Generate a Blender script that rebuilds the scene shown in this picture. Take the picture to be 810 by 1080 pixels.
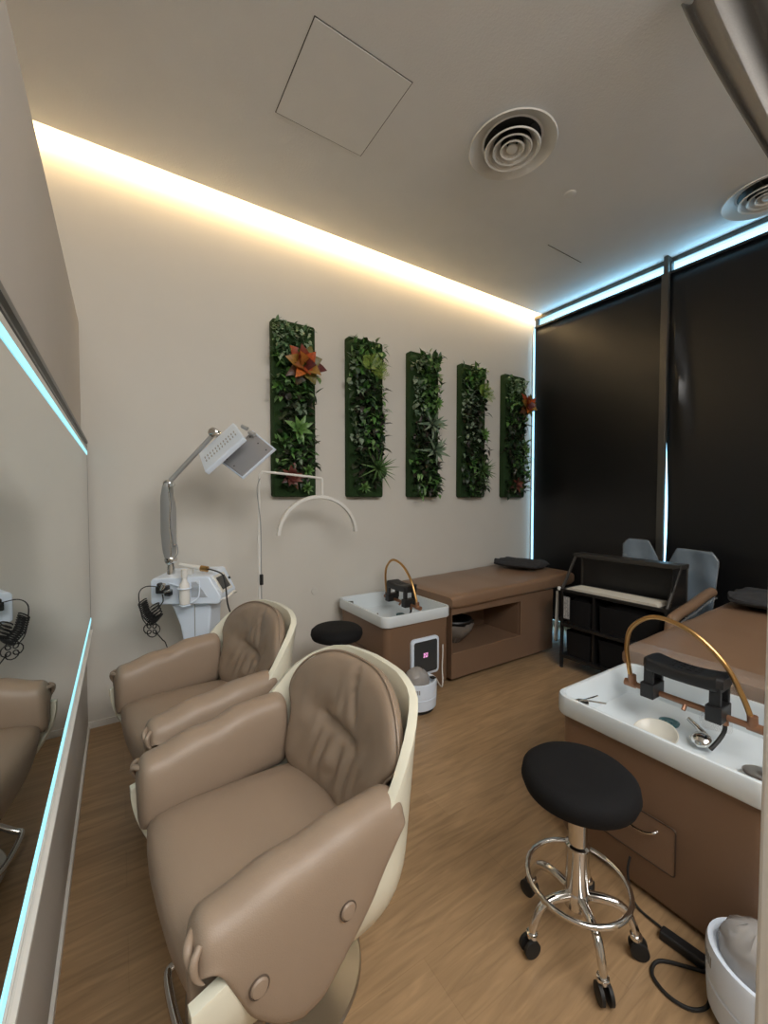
import bpy, bmesh, math, random
from mathutils import Vector, Matrix, noise
PI = math.pi
for o in list(bpy.data.objects): bpy.data.objects.remove(o)
S = bpy.context.scene; COL = S.collection

# ------------------------------------------------------------------ camera
HE = 1.4; YAW = math.radians(32.8); PITCH = math.radians(-1.9)
cd = bpy.data.cameras.new('camera'); cam = bpy.data.objects.new('camera', cd); COL.objects.link(cam)
cd.sensor_fit = 'HORIZONTAL'; cd.sensor_width = 36; cd.lens = 36*434/810.0; cd.clip_start = .02
cam.location = (0, 0, HE); cam.rotation_euler = (PI/2+PITCH, 0, -YAW)
S.camera = cam
# ------------------------------------------------------------------ world and light
W = bpy.data.worlds.new('world'); S.world = W; W.use_nodes = True
bg = W.node_tree.nodes['Background']; bg.inputs[0].default_value = (.34, .72, 1, 1); bg.inputs[1].default_value = 6.0

def area(name, loc, rot, sx, sy, power, color, portal=False, spread=PI):
    l = bpy.data.lights.new(name, 'AREA'); l.shape = 'RECTANGLE'; l.size = sx; l.size_y = sy
    l.energy = power; l.color = color; l.spread = spread
    if portal: l.cycles.is_portal = True
    o = bpy.data.objects.new(name, l); COL.objects.link(o); o.location = loc; o.rotation_euler = rot
    return o
# daylight portals just inside the window opening's bright gaps (facing -X)
area('window_portal', (4.035, 1.6, 3.35), (0, PI/2, 0), .14, 2.9, 1, (1, 1, 1), True)
area('window_portal', (4.035, 3.05, 1.8), (0, PI/2, 0), 3.2, .12, 1, (1, 1, 1), True)
# lamps: warm strip in the cove, ceiling panels of the corridor behind and over the door side
area('cove_strip_light', (1.0, 2.962, 3.474), (math.radians(62), 0, 0), 6.0, .02, 34, (1, .70, .36))
area('corridor_ceiling_light', (.9, -1.15, 3.20), (math.radians(32), 0, 0), 3.0, 1.4, 128, (1, .965, .925))
S.view_settings.view_transform = 'Standard'; S.view_settings.look = 'None'
S.view_settings.gamma = 1; S.view_settings.use_curve_mapping = False
S.view_settings.exposure = 0.0

# ------------------------------------------------------------------ materials
def lin(c):
    return tuple(((v/255)/12.92 if v/255 <= .04045 else ((v/255+.055)/1.055)**2.4) for v in c)
def mat(name, c, rough=.5, metal=0, bump=0, bscale=200, var=0, vscale=6, coat=0, sheen=0, spec=.5):
    m = bpy.data.materials.new(name); m.use_nodes = True; N = m.node_tree.nodes; L = m.node_tree.links
    b = N['Principled BSDF']; b.inputs['Base Color'].default_value = (*c, 1)
    b.inputs['Roughness'].default_value = rough; b.inputs['Metallic'].default_value = metal
    b.inputs['Coat Weight'].default_value = coat; b.inputs['Sheen Weight'].default_value = sheen
    b.inputs['Specular IOR Level'].default_value = spec
    tc = N.new('ShaderNodeTexCoord')
    n = N.new('ShaderNodeTexNoise'); n.inputs['Scale'].default_value = vscale; n.inputs['Detail'].default_value = 4
    L.new(tc.outputs['Object'], n.inputs['Vector'])
    mx = N.new('ShaderNodeMix'); mx.data_type = 'RGBA'
    k = max(var, .02)
    mx.inputs[6].default_value = tuple(v*(1-k) for v in c)+(1,); mx.inputs[7].default_value = tuple(min(1, v*(1+k)) for v in c)+(1,)
    L.new(n.outputs[0], mx.inputs[0]); L.new(mx.outputs[2], b.inputs['Base Color'])
    if bump:
        n2 = N.new('ShaderNodeTexNoise'); n2.inputs['Scale'].default_value = bscale; n2.inputs['Detail'].default_value = 3
        L.new(tc.outputs['Object'], n2.inputs['Vector'])
        bp = N.new('ShaderNodeBump'); bp.inputs['Strength'].default_value = bump; bp.inputs['Distance'].default_value = .002
        L.new(n2.outputs[0], bp.inputs['Height']); L.new(bp.outputs[0], b.inputs['Normal'])
    return m
def emis(name, c, s):
    m = bpy.data.materials.new(name); m.use_nodes = True
    b = m.node_tree.nodes['Principled BSDF']; b.inputs['Base Color'].default_value = (*c, 1)
    b.inputs['Emission Color'].default_value = (*c, 1); b.inputs['Emission Strength'].default_value = s
    return m
def glassy(name, c, alpha, rough=.15):
    m = bpy.data.materials.new(name); m.use_nodes = True; b = m.node_tree.nodes['Principled BSDF']
    b.inputs['Base Color'].default_value = (*c, 1); b.inputs['Alpha'].default_value = alpha
    b.inputs['Roughness'].default_value = rough; b.inputs['Specular IOR Level'].default_value = .8
    return m
def leafmat(name, cols, rough=.4):
    m = bpy.data.materials.new(name); m.use_nodes = True; N = m.node_tree.nodes; L = m.node_tree.links
    b = N['Principled BSDF']; b.inputs['Roughness'].default_value = rough
    g = N.new('ShaderNodeNewGeometry'); r = N.new('ShaderNodeValToRGB'); r.color_ramp.interpolation = 'LINEAR'
    e = r.color_ramp.elements
    while len(e) < len(cols): e.new(.5)
    for i, c in enumerate(cols): e[i].position = i/(len(cols)-1); e[i].color = (*c, 1)
    L.new(g.outputs['Random Per Island'], r.inputs[0])
    tc = N.new('ShaderNodeTexCoord'); n = N.new('ShaderNodeTexNoise'); n.inputs['Scale'].default_value = 60
    L.new(tc.outputs['Object'], n.inputs['Vector'])
    mx = N.new('ShaderNodeMix'); mx.data_type = 'RGBA'; mx.blend_type = 'MULTIPLY'; mx.inputs[0].default_value = .6
    L.new(r.outputs[0], mx.inputs[6]); 
    r2 = N.new('ShaderNodeValToRGB'); r2.color_ramp.elements[0].position = .35; r2.color_ramp.elements[0].color = (.5, .5, .5, 1)
    r2.color_ramp.elements[1].position = .6
    L.new(n.outputs[0], r2.inputs[0]); L.new(r2.outputs[0], mx.inputs[7]); L.new(mx.outputs[2], b.inputs['Base Color'])
    return m

M = {}
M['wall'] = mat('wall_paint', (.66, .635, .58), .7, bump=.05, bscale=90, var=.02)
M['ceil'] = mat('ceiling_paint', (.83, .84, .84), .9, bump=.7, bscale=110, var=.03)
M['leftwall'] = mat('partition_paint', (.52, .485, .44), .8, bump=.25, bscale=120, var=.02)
M['white'] = mat('white_trim_paint', (.78, .77, .73), .4)
M['leather'] = mat('taupe_leather', (.315, .236, .172), .42, bump=.25, bscale=420, var=.05, vscale=3)
M['leatherd'] = mat('taupe_leather_seam', (.10, .07, .05), .6)
M['cream'] = mat('cream_shell', (.80, .78, .64), .28, bump=.02, coat=.2)
M['brown'] = mat('brown_laminate', (.205, .125, .078), .42, bump=.3, bscale=260, var=.06, vscale=4)
M['brownv'] = mat('brown_vinyl', (.255, .158, .098), .34, bump=.25, bscale=300, var=.05, vscale=3)
M['browndark'] = mat('brown_seam', (.05, .03, .02), .6)
M['basin'] = mat('white_basin_plastic', (.72, .79, .83), .25, coat=.3)
M['gold'] = mat('brushed_gold', (.62, .36, .14), .28, metal=1)
M['copper'] = mat('copper_brown_pipe', (.30, .15, .085), .35, metal=.4)
M['chrome'] = mat('chrome', (.75, .74, .72), .12, metal=1)
M['steel'] = mat('brushed_steel', (.55, .53, .50), .3, metal=1, bump=.05)
M['black'] = mat('black_plastic', (.012, .012, .013), .45, bump=.1)
M['blackf'] = mat('black_fabric', (.009, .009, .010), .8, bump=.5, bscale=500, spec=.2)
M['blackm'] = mat('black_metal', (.012, .012, .012), .35)
M['darkgrey'] = mat('dark_grey_fabric', (.035, .036, .04), .9, bump=.9, bscale=120, var=.4, vscale=40)
M['grey'] = mat('grey_plastic', (.30, .31, .32), .4)
M['silver'] = mat('silver_paint', (.42, .43, .43), .35, metal=.35)
M['machine'] = mat('white_device_plastic', (.76, .86, 1.0), .3, coat=.2)
M['panelgrey'] = mat('grey_led_panel', (.33, .33, .34), .4)
M['screen'] = mat('dark_screen', (.045, .05, .055), .15)
M['blind'] = mat('black_blind_fabric', (.005, .005, .0055), .34, bump=.1, bscale=20, spec=.5)
M['mullion'] = mat('dark_bronze_frame', (.09, .085, .075), .35, metal=.5)
M['silverframe'] = mat('aluminium_frame', (.5, .52, .53), .3, metal=.7)
M['paper'] = mat('white_paper', (.78, .74, .64), .7)
M['curtain'] = mat('grey_curtain_cloth', (.33, .32, .305), .95, bump=1, bscale=300, var=.1, vscale=120)
M['moss'] = mat('green_moss', (.014, .042, .008), .95, bump=1, bscale=260, var=.6, vscale=90)
M['film'] = glassy('clear_film', (.75, .74, .72), .13, .06)
M['filmgrey'] = glassy('grey_plastic_bag', (.42, .40, .38), .72, .2)
M['bluefilm'] = glassy('bluish_clear_plastic', (.24, .31, .38), .6, .2)
M['whitefilm'] = glassy('white_plastic_bag', (.6, .58, .52), .8, .3)
M['glass'] = glassy('window_glass', (.9, .95, 1), .04, .02)
M['darkbag'] = glassy('smoky_plastic_bag', (.22, .20, .18), .85, .3)
M['bin'] = mat('black_mesh_bin', (.010, .010, .011), .8, bump=1, bscale=150, spec=.2)
M['hood'] = mat('dark_bronze_metal', (.035, .032, .028), .4)
M['bowlcream'] = mat('cream_bowl_plastic', (.60, .59, .53), .35)
M['drainblue'] = mat('teal_strainer', (.06, .16, .18), .3)
M['rubber'] = mat('black_rubber', (.01, .01, .01), .6)
M['led'] = emis('cool_led', (.30, .74, .88), 1.15)
M['digit'] = emis('pink_digits', (1, .42, .8), 1.1)
M['red'] = mat('red_cap', (.22, .02, .015), .4)
m = bpy.data.materials.new('mirror_glass'); m.use_nodes = True
b = m.node_tree.nodes['Principled BSDF']; b.inputs['Base Color'].default_value = (.80, .83, .82, 1); b.inputs['Metallic'].default_value = 1; b.inputs['Roughness'].default_value = .01
M['mirror'] = m
M['lf_green'] = leafmat('mixed_green_leaves', [(.014, .041, .011), (.041, .135, .027), (.108, .270, .054), (.216, .378, .135), (.027, .068, .027)])
M['lf_small'] = leafmat('small_pale_leaves', [(.042, .112, .042), (.140, .280, .126), (.420, .532, .364), (.070, .168, .056)])
M['lf_dark'] = leafmat('dark_leaves', [(.008, .018, .006), (.02, .05, .015), (.05, .035, .03), (.02, .06, .02)])
M['lf_grey'] = leafmat('grey_green_leaves', [(.090, .150, .090), (.210, .300, .195), (.330, .420, .300)])
M['lf_spike'] = leafmat('spiky_leaves', [(.039, .104, .026), (.091, .195, .052), (.169, .286, .104)])
M['lf_croton'] = leafmat('croton_leaves', [(.10, .015, .02), (.55, .10, .02), (.12, .02, .02), (.20, .20, .03), (.60, .16, .03), (.05, .05, .015), (.14, .03, .02)])
M['lf_red'] = leafmat('maroon_leaves', [(.09, .02, .02), (.20, .06, .04), (.05, .02, .02)])
M['lf_fern'] = leafmat('fern_leaves', [(.12, .24, .03), (.28, .38, .06), (.18, .30, .05)])
M['lf_bright'] = leafmat('bright_rosette_leaves', [(.10, .24, .04), (.18, .34, .10), (.06, .16, .03)])

def floor_mat():
    m = bpy.data.materials.new('oak_vinyl_floor'); m.use_nodes = True; N = m.node_tree.nodes; L = m.node_tree.links
    b = N['Principled BSDF']
    tc = N.new('ShaderNodeTexCoord')
    br = N.new('ShaderNodeTexBrick'); br.offset = .37; br.inputs['Scale'].default_value = 1
    br.inputs['Brick Width'].default_value = 1.2; br.inputs['Row Height'].default_value = .19
    br.inputs['Mortar Size'].default_value = .0012; br.inputs['Bias'].default_value = 0
    br.inputs['Color1'].default_value = (.37, .245, .137, 1); br.inputs['Color2'].default_value = (.40, .268, .152, 1); br.inputs['Mortar'].default_value = (.33, .218, .122, 1)
    L.new(tc.outputs['Object'], br.inputs['Vector'])
    mp = N.new('ShaderNodeMapping'); mp.inputs['Scale'].default_value = (1.6, 16, 1); L.new(tc.outputs['Object'], mp.inputs[0])
    n = N.new('ShaderNodeTexNoise'); n.inputs['Scale'].default_value = 2.2; n.inputs['Detail'].default_value = 8; n.inputs['Distortion'].default_value = 1.2
    L.new(mp.outputs[0], n.inputs['Vector'])
    r = N.new('ShaderNodeValToRGB'); r.color_ramp.elements[0].position = .3; r.color_ramp.elements[0].color = (.72, .70, .66, 1)
    r.color_ramp.elements[1].position = .7; r.color_ramp.elements[1].color = (1.12, 1.1, 1.05, 1)
    L.new(n.outputs[0], r.inputs[0])
    mx = N.new('ShaderNodeMix'); mx.data_type = 'RGBA'; mx.blend_type = 'MULTIPLY'; mx.inputs[0].default_value = 1
    L.new(br.outputs['Color'], mx.inputs[6]); L.new(r.outputs[0], mx.inputs[7]); L.new(mx.outputs[2], b.inputs['Base Color'])
    b.inputs['Roughness'].default_value = .36
    bp = N.new('ShaderNodeBump'); bp.inputs['Strength'].default_value = .12; bp.inputs['Distance'].default_value = .002
    L.new(n.outputs[0], bp.inputs['Height']); L.new(bp.outputs[0], b.inputs['Normal'])
    return m
M['floor'] = floor_mat()

# ------------------------------------------------------------------ mesh helpers
def V(*a): return Vector(a)
def obj(name, bm, m, parent=None, smooth=True, bevel=0, bseg=2, subsurf=0, angle=35, solid=0, soff=0):
    bmesh.ops.recalc_face_normals(bm, faces=bm.faces)
    me = bpy.data.meshes.new(name); bm.to_mesh(me); bm.free()
    me.materials.append(M[m])
    if smooth:
        for p in me.polygons: p.use_smooth = True
    o = bpy.data.objects.new(name, me); COL.objects.link(o)
    if parent: o.parent = parent
    if solid:
        md = o.modifiers.new('solid', 'SOLIDIFY'); md.thickness = solid; md.offset = soff
    if bevel:
        md = o.modifiers.new('bevel', 'BEVEL'); md.width = bevel; md.segments = bseg; md.limit_method = 'ANGLE'; md.angle_limit = math.radians(angle)
    if subsurf:
        md = o.modifiers.new('sub', 'SUBSURF'); md.levels = subsurf; md.render_levels = subsurf
    if smooth and not subsurf:
        me.set_sharp_from_angle(angle=math.radians(40)) if not bevel else None
    return o
def thing(name, label, cat, loc=(0, 0, 0), rz=0, group=None):
    o = bpy.data.objects.new(name, None); COL.objects.link(o); o.empty_display_size = .1
    o.location = loc; o.rotation_euler = (0, 0, rz); o['label'] = label; o['category'] = cat
    if group: o['group'] = group
    return o
def tag(o, label, cat, group=None):
    o['label'] = label; o['category'] = cat
    if group: o['group'] = group
    return o
def struct(name, bm, m, **k):
    o = obj(name, bm, m, **k); o['kind'] = 'structure'; return o
def relabel(o, label): o['label'] = label
def box(bm, x0, x1, y0, y1, z0, z1, mtx=None):
    vs = [bm.verts.new(((x0, x1)[i & 1], (y0, y1)[(i >> 1) & 1], (z0, z1)[(i >> 2) & 1])) for i in range(8)]
    for f in ((0, 2, 3, 1), (4, 5, 7, 6), (0, 1, 5, 4), (2, 6, 7, 3), (0, 4, 6, 2), (1, 3, 7, 5)):
        bm.faces.new([vs[i] for i in f])
    if mtx:
        for v in vs: v.co = mtx @ v.co
    return vs
def B(*a, mtx=None):
    bm = bmesh.new(); box(bm, *a, mtx=mtx); return bm
def loft(bm, loops, cap0=True, cap1=True, closed=True):
    L = [[bm.verts.new(p) for p in l] for l in loops]
    for a, b in zip(L, L[1:]):
        n = len(a)
        for i in range(n if closed else n-1):
            j = (i+1) % n
            bm.faces.new((a[i], a[j], b[j], b[i]))
    if cap0: bm.faces.new(L[0][::-1])
    if cap1: bm.faces.new(L[-1])
    return L
def rrect(cx, cy, hx, hy, r, z, n=5):
    out = []
    for sx, sy, a0 in ((1, 1, 0), (-1, 1, PI/2), (-1, -1, PI), (1, -1, 1.5*PI)):
        for i in range(n+1):
            a = a0+PI/2*i/n
            out.append(V(cx+sx*(hx-r)+r*math.cos(a), cy+sy*(hy-r)+r*math.sin(a), z))
    return out
def circ(cx, cy, z, r, n=32):
    return [V(cx+r*math.cos(2*PI*i/n), cy+r*math.sin(2*PI*i/n), z) for i in range(n)]
def lathe(bm, prof, cx=0, cy=0, n=32, mtx=None):
    L = loft(bm, [circ(cx, cy, z, max(r, 1e-4), n) for r, z in prof], True, True)
    if mtx:
        for l in L:
            for v in l: v.co = mtx @ v.co
def smoothpath(pts, sub=6, closed=False):
    P = [Vector(p) for p in pts]; out = []
    n = len(P)
    for i in range(n if closed else n-1):
        if closed: p0, p1, p2, p3 = P[(i-1) % n], P[i], P[(i+1) % n], P[(i+2) % n]
        else: p0, p1, p2, p3 = P[max(i-1, 0)], P[i], P[i+1], P[min(i+2, n-1)]
        for k in range(sub):
            t = k/sub
            out.append(.5*((2*p1)+(-p0+p2)*t+(2*p0-5*p1+4*p2-p3)*t*t+(-p0+3*p1-3*p2+p3)*t**3))
    if not closed: out.append(P[-1])
    return out
def tube(bm, pts, r, n=10, sub=6, closed=False, smooth=True):
    P = smoothpath(pts, sub, closed) if smooth else [Vector(p) for p in pts]
    m = len(P); R = r if callable(r) else (lambda t: r)
    T = []
    for i in range(m):
        a = P[(i-1) % m] if (closed or i) else P[0]; b = P[(i+1) % m] if (closed or i < m-1) else P[-1]
        T.append((b-a).normalized())
    up = V(0, 0, 1) if abs(T[0].z) < .9 else V(1, 0, 0)
    nrm = T[0].cross(up).normalized(); loops = []
    for i in range(m):
        if i:
            ax = T[i-1].cross(T[i])
            if ax.length > 1e-6: nrm = Matrix.Rotation(T[i-1].angle(T[i]), 3, ax.normalized()) @ nrm
        bi = T[i].cross(nrm).normalized(); rr = R(i/(m-1))
        loops.append([P[i]+rr*(math.cos(2*PI*k/n)*nrm+math.sin(2*PI*k/n)*bi) for k in range(n)])
    if closed:
        L = loft(bm, loops, False, False)
        a, b = L[-1], L[0]
        best = min(range(n), key=lambda s: (a[0].co-b[s].co).length)
        for i in range(n): bm.faces.new((a[i], a[(i+1) % n], b[(i+1+best) % n], b[(i+best) % n]))
    else: loft(bm, loops)
def T_(*a, **k):
    bm = bmesh.new(); tube(bm, *a, **k); return bm
def L_(*a, **k):
    bm = bmesh.new(); lathe(bm, *a, **k); return bm
def lerp(a, b, t): return a+(b-a)*t
def interp(x, xs, ys):
    if x <= xs[0]: return ys[0]
    for i in range(len(xs)-1):
        if x <= xs[i+1]: return lerp(ys[i], ys[i+1], (x-xs[i])/(xs[i+1]-xs[i]))
    return ys[-1]
def frame(o, xd, zd):
    """matrix with local x along xd, local z along zd, origin o"""
    z = Vector(zd).normalized(); x = Vector(xd); x = (x-z*x.dot(z)).normalized(); y = z.cross(x)
    return Matrix(((x.x, y.x, z.x, o[0]), (x.y, y.y, z.y, o[1]), (x.z, y.z, z.z, o[2]), (0, 0, 0, 1)))
def dup(root, loc, rz, label, group=None):
    r = root.copy(); COL.objects.link(r); r.location = loc; r.rotation_euler = (0, 0, rz); r['label'] = label
    if group: r['group'] = group
    def kids(src, dst):
        for ch in list(src.children):
            c = ch.copy(); COL.objects.link(c); c.parent = dst; kids(ch, c)
    kids(root, r)
    return r

# ------------------------------------------------------------------ the room
X0, X1, YB, ZC = -.18, 4.0, 3.04, 3.44      # partition face, window wall, back wall, ceiling
struct('floor', B(-2.6, 4.3, -2.6, 3.2, -.1, 0), 'floor', smooth=False)
struct('wall_back', B(-2.6, 4.3, YB, YB+.12, 0, 3.8), 'wall', smooth=False)
# ceiling slab ends short of the back wall to make the cove
struct('ceiling', B(-2.6, 4.3, -2.6, 2.95, ZC, ZC+.022), 'ceil', smooth=False)
struct('ceiling', B(-2.6, 4.3, 2.55, YB+.1, 3.72, 3.8), 'ceil', smooth=False)
struct('ceiling', B(-2.6, 4.3, 2.53, 2.56, ZC+.02, 3.78), 'ceil', smooth=False)
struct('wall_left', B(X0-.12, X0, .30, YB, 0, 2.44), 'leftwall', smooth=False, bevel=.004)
struct('wall_left_far', B(-2.7, -2.6, -2.6, 3.2, 0, 3.8), 'wall', smooth=False)
struct('wall_rear', B(-2.6, 4.3, -2.7, -2.6, 0, 3.8), 'wall', smooth=False)
struct('door_1', B(.958, .988, .195, .240, 0, ZC), 'white', smooth=False, bevel=.006)
# window wall around the tall opening
bm = bmesh.new()
box(bm, X1, X1+.2, 3.10, 3.2, 0, 3.8); box(bm, X1, X1+.2, -2.6, .1, 0, 3.8)
box(bm, X1, X1+.03, .1, 3.10, 3.405, 3.8); box(bm, X1, X1+.03, .1, 3.10, 0, .06)
struct('wall_right', bm, 'wall', smooth=False)
wf = bmesh.new()
box(wf, X1+.03, X1+.07, 3.09, 3.115, .05, 3.42); box(wf, X1+.03, X1+.07, .09, .12, .05, 3.42); box(wf, X1+.03, X1+.07, .1, 3.1, .05, .08); box(wf, X1+.03, X1+.05, .1, 3.1, 3.408, 3.42)
w1 = struct('window_1', wf, 'silverframe', smooth=False)
gl = obj('glass', B(X1+.045, X1+.050, .12, 3.09, .08, 3.408), 'glass', w1, smooth=False)
bm = bmesh.new(); box(bm, X1-.055, X1-.005, 3.026, 3.039, 0, 3.33); box(bm, X1-.012, X1+.01, 3.065, 3.099, .06, 3.395)
struct('trim_1', bm, 'silverframe', smooth=False, bevel=.003)
struct('trim_2', B(X1-.018, X1-.001, .1, 3.05, 3.402, ZC), 'mullion', smooth=False)
# mullion in front of the two blinds
bm = bmesh.new(); box(bm, 3.905, 3.943, 1.66, 1.715, 0, 3.30); box(bm, 3.905, 3.99, 1.665, 1.70, 3.285, ZC)
struct('trim_3', bm, 'mullion', smooth=False, bevel=.005)
# baseboards
struct('baseboard_back', B(X0, X1, YB-.010, YB, 0, .04), 'white', smooth=False)
struct('baseboard_left', B(X0, X0+.010, .3, YB-.012, 0, .03), 'white', smooth=False)

# roller blinds
def blind(y0, y1, label, warp=0):
    t = thing('roller_blind', label, 'blind', (3.955, (y0+y1)/2, 0), 0, None)
    h = (y1-y0)/2; bm = bmesh.new(); nu, nv = 40, 30; g = []
    for j in range(nv+1):
        z = lerp(.12, 3.30, j/nv); row = []
        for i in range(nu+1):
            y = lerp(-h, h, i/nu); d = .004*math.sin(y*3+z)
            if warp:      # the blind's edge at the mullion buckles into a long fold
                e = (h-y); zz = (z-1.6)/.75
                d += -.045*math.exp(-((e-.06-.055*max(0, 3.2-z)**1.5)/(.028+.02*max(0, 3.2-z)))**2)*math.exp(-((z-2.45)/.55)**2)
                if i >= nu-2: y -= .034*math.exp(-((z-1.25)/.75)**2)*(i-nu+3)/3
            row.append(bm.verts.new((d, y, z)))
        g.append(row)
    for j in range(nv):
        for i in range(nu): bm.faces.new((g[j][i], g[j][i+1], g[j+1][i+1], g[j+1][i]))
    obj('blind_cloth', bm, 'blind', t, solid=.002)
    obj('top_rail', B(-.015, .015, -h, h, 3.292, 3.313), 'blackm', t, smooth=False, bevel=.003)
    obj('bottom_rail', B(-.012, .012, -h, h, .09, .12), 'blackm', t, smooth=False, bevel=.003)
    for s in (-1, 1): obj('bracket', B(.0, .04, s*(h-.012)-.012, s*(h-.012)+.012, 3.30, 3.40), 'blackm', t, smooth=False)
    return t
blind(1.690, 3.005, 'black roller blind hanging between the back wall corner and the window post')
blind(.16, 1.682, 'black roller blind right of the window post, with a buckled fold beside it', 1)

# mirror with inset light strips
mt = thing('wall_mirror', 'large frameless mirror on left partition wall with two cool light strips', 'mirror', (X0, 1.6, 0))
obj('mirror_glass', B(.004, .028, -1.28, 1.385, .615, 1.72), 'mirror', mt, smooth=False)
bm = bmesh.new(); box(bm, .0, .033, -1.28, 1.388, 1.72, 1.735); box(bm, .0, .030, -1.28, 1.388, 1.700, 1.706)
obj('top_edge_trim', bm, 'mullion', mt, smooth=False)
bm = bmesh.new(); box(bm, .0, .036, -1.28, 1.388, .607, .617); box(bm, .0, .030, -1.28, 1.388, .648, .652)
obj('bottom_edge_trim', bm, 'white', mt, smooth=False)
obj('end_edge_trim', B(0, .0285, 1.385, 1.389, .615, 1.72), 'mullion', mt, smooth=False)
obj('upper_light_strip', B(.02, .0295, -1.28, 1.384, 1.655, 1.676), 'led', mt, smooth=False)
obj('lower_light_strip', B(.02, .0295, -1.28, 1.384, .668, .690), 'led', mt, smooth=False)

# ------------------------------------------------------------------ ceiling fittings
hp = thing('access_panel', 'square access hatch flush in the plain ceiling', 'hatch', (.991, 1.937, ZC))
obj('panel', B(-.255, .255, -.255, .255, -.0035, .001), 'ceil', hp, smooth=False)
bm = bmesh.new()
for s in (-1, 1): box(bm, s*.2575-.002, s*.2575+.002, -.2595, .2595, -.0015, .001); box(bm, -.2595, .2595, s*.2575-.002, s*.2575+.002, -.0015, .001)
obj('shadow_gap', bm, 'mullion', hp, smooth=False)
def diffuser(loc, label):
    t = thing('ceiling_diffuser', label, 'air vent', loc, 0)
    def ring(ro, ri, zo, zi, th=.006):
        bm = bmesh.new()
        pr = [(ro, zo), (ro-.004, zo-th), (ri, zi-th), (ri-.003, zi), (ro-.012, zo+.002)]
        L = [[bm.verts.new(p) for p in circ(0, 0, z, r, 48)] for r, z in pr]
        for a, b in zip(L, L[1:]+L[:1]):
            for i in range(48): bm.faces.new((a[i], a[(i+1) % 48], b[(i+1) % 48], b[i]))
        return bm
    obj('outer_ring', ring(.20, .125, -.001, .045), 'white', t)
    for k, (ro, ri) in enumerate(((.127, .088), (.090, .055), (.056, .028))):
        obj('inner_ring', ring(ro, ri, -.016+.0*k, .02), 'white', t)
    obj('hub_cap', L_([(.005, -.022), (.022, -.019), (.026, -.010), (.012, .02)], n=24), 'white', t)
    bm = bmesh.new(); box(bm, -.12, .12, -.006, .006, .022, .03); box(bm, -.006, .006, -.12, .12, .022, .03)
    obj('cross_bar', bm, 'blackm', t, smooth=False)
    obj('dark_throat_disc', L_([(.128, .0), (.128, .0014), (.126, .0013)], n=40), 'blackm', t)
    return t
# no recesses cut: a black disc paints the throat's shade behind the lowered rings
def place_diffuser(x, y, label):
    t = diffuser((x, y, ZC-.030), label); t.scale = (1.22, 1.22, 1)
    for ch in t.children:
        if ch.name.startswith('dark_throat_disc'): ch.location.z = .0285
    return t
place_diffuser(1.93, 1.64, 'round white ceiling air diffuser of nested rings, the whole one mid ceiling')
place_diffuser(3.66, .975, 'round white ceiling air diffuser partly behind the grey curtain')
tag(obj('smoke_detector_cover', L_([(.036, 0), (.036, -.004), (.030, -.008), (.001, -.009)], 0, 0, 28), 'white'), 'small flat round cap on ceiling near the window side', 'detector').location = (2.58, 1.70, ZC)
tag(obj('ceiling_seam_strip', B(2.94, 3.40, 2.125, 2.129, ZC-.0025, ZC), 'mullion', smooth=False), 'thin dark seam in the ceiling towards the window', 'seam')

# ------------------------------------------------------------------ green wall panels
rng = random.Random(7)
def leaf(bm, base, d, up, ln, wd, curl=.3, fold=.25, segs=5, shape='ovate'):
    d = Vector(d).normalized(); up = Vector(up); s = d.cross(up)
    if s.length < 1e-4: s = d.cross(V(1, 0, .3))
    s.normalize(); u = s.cross(d).normalized()
    rows = []; p = Vector(base); a = 0
    for i in range(segs+1):
        t = i/segs
        if shape == 'ovate': w = math.sin(PI*min(1, t**.8))*(1-.15*t)
        elif shape == 'lance': w = (1-t)**.7*min(1, .45+t*3)
        else: w = math.sin(PI*t**.6)
        w = max(w, .02)*wd/2
        rows.append([bm.verts.new(p-s*w+u*w*fold), bm.verts.new(p), bm.verts.new(p+s*w+u*w*fold)])
        dd = d*math.cos(a)-u*math.sin(a); p = p+dd*ln/segs; a += curl/segs*2
    for a_, b_ in zip(rows, rows[1:]):
        for i in range(2): bm.faces.new((a_[i], a_[i+1], b_[i+1], b_[i]))
# panel local frame: x right, y into room is -Y, z up; wall surface y=0
def rosette(bm, c, n, ln, wd, tilt0=.2, tilt1=1.2, shape='ovate', curl=.3, squash=1):
    for k in range(n):
        a = k*2.399+rng.uniform(-.2, .2); t = lerp(tilt0, tilt1, k/n)+rng.uniform(-.08, .08)
        d = V(math.sin(t)*math.cos(a), -math.cos(t)*squash, math.sin(t)*math.sin(a))
        l = ln*rng.uniform(.8, 1.1)*(.7+.3*k/n)
        leaf(bm, Vector(c)+d*.006, d, V(0, -1, 0) if t > .4 else V(-math.cos(a), 0, -math.sin(a)), l, wd*rng.uniform(.85, 1.15), curl, .3, 5, shape)
def fill(bm, x0, x1, z0, z1, n, ln, wd, y0=-.06, y1=-.13, shape='ovate'):
    for _ in range(n):
        c = V(rng.uniform(x0, x1), rng.uniform(y1, y0), rng.uniform(z0, z1))
        a = rng.uniform(0, 2*PI); d = V(math.cos(a)*.9, -rng.uniform(.1, 1.1), math.sin(a)*.9+.1)
        leaf(bm, c, d, V(0, -.5, 1), ln*rng.uniform(.6, 1.3), wd*rng.uniform(.6, 1.3), rng.uniform(0, .6), .3, 3, shape)
def fern(bm, c, d, ln):
    d = Vector(d).normalized(); p = Vector(c); s = d.cross(V(0, -1, .2)).normalized(); n = 11
    leaf(bm, p, d, V(0, -1, 0), ln, .005, .3, 0, 5, 'lance')
    for i in range(1, n):
        t = i/n; q = p+d*ln*t*.95+V(0, 0, -1)*ln*.18*t*t
        for sg in (-1, 1):
            leaf(bm, q, s*sg+d*.7, V(0, -1, 0), ln*.30*math.sin(PI*(t*.85+.12)), .011, .2, .1, 2, 'lance')
PH, PW = 1.30, .335
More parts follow.
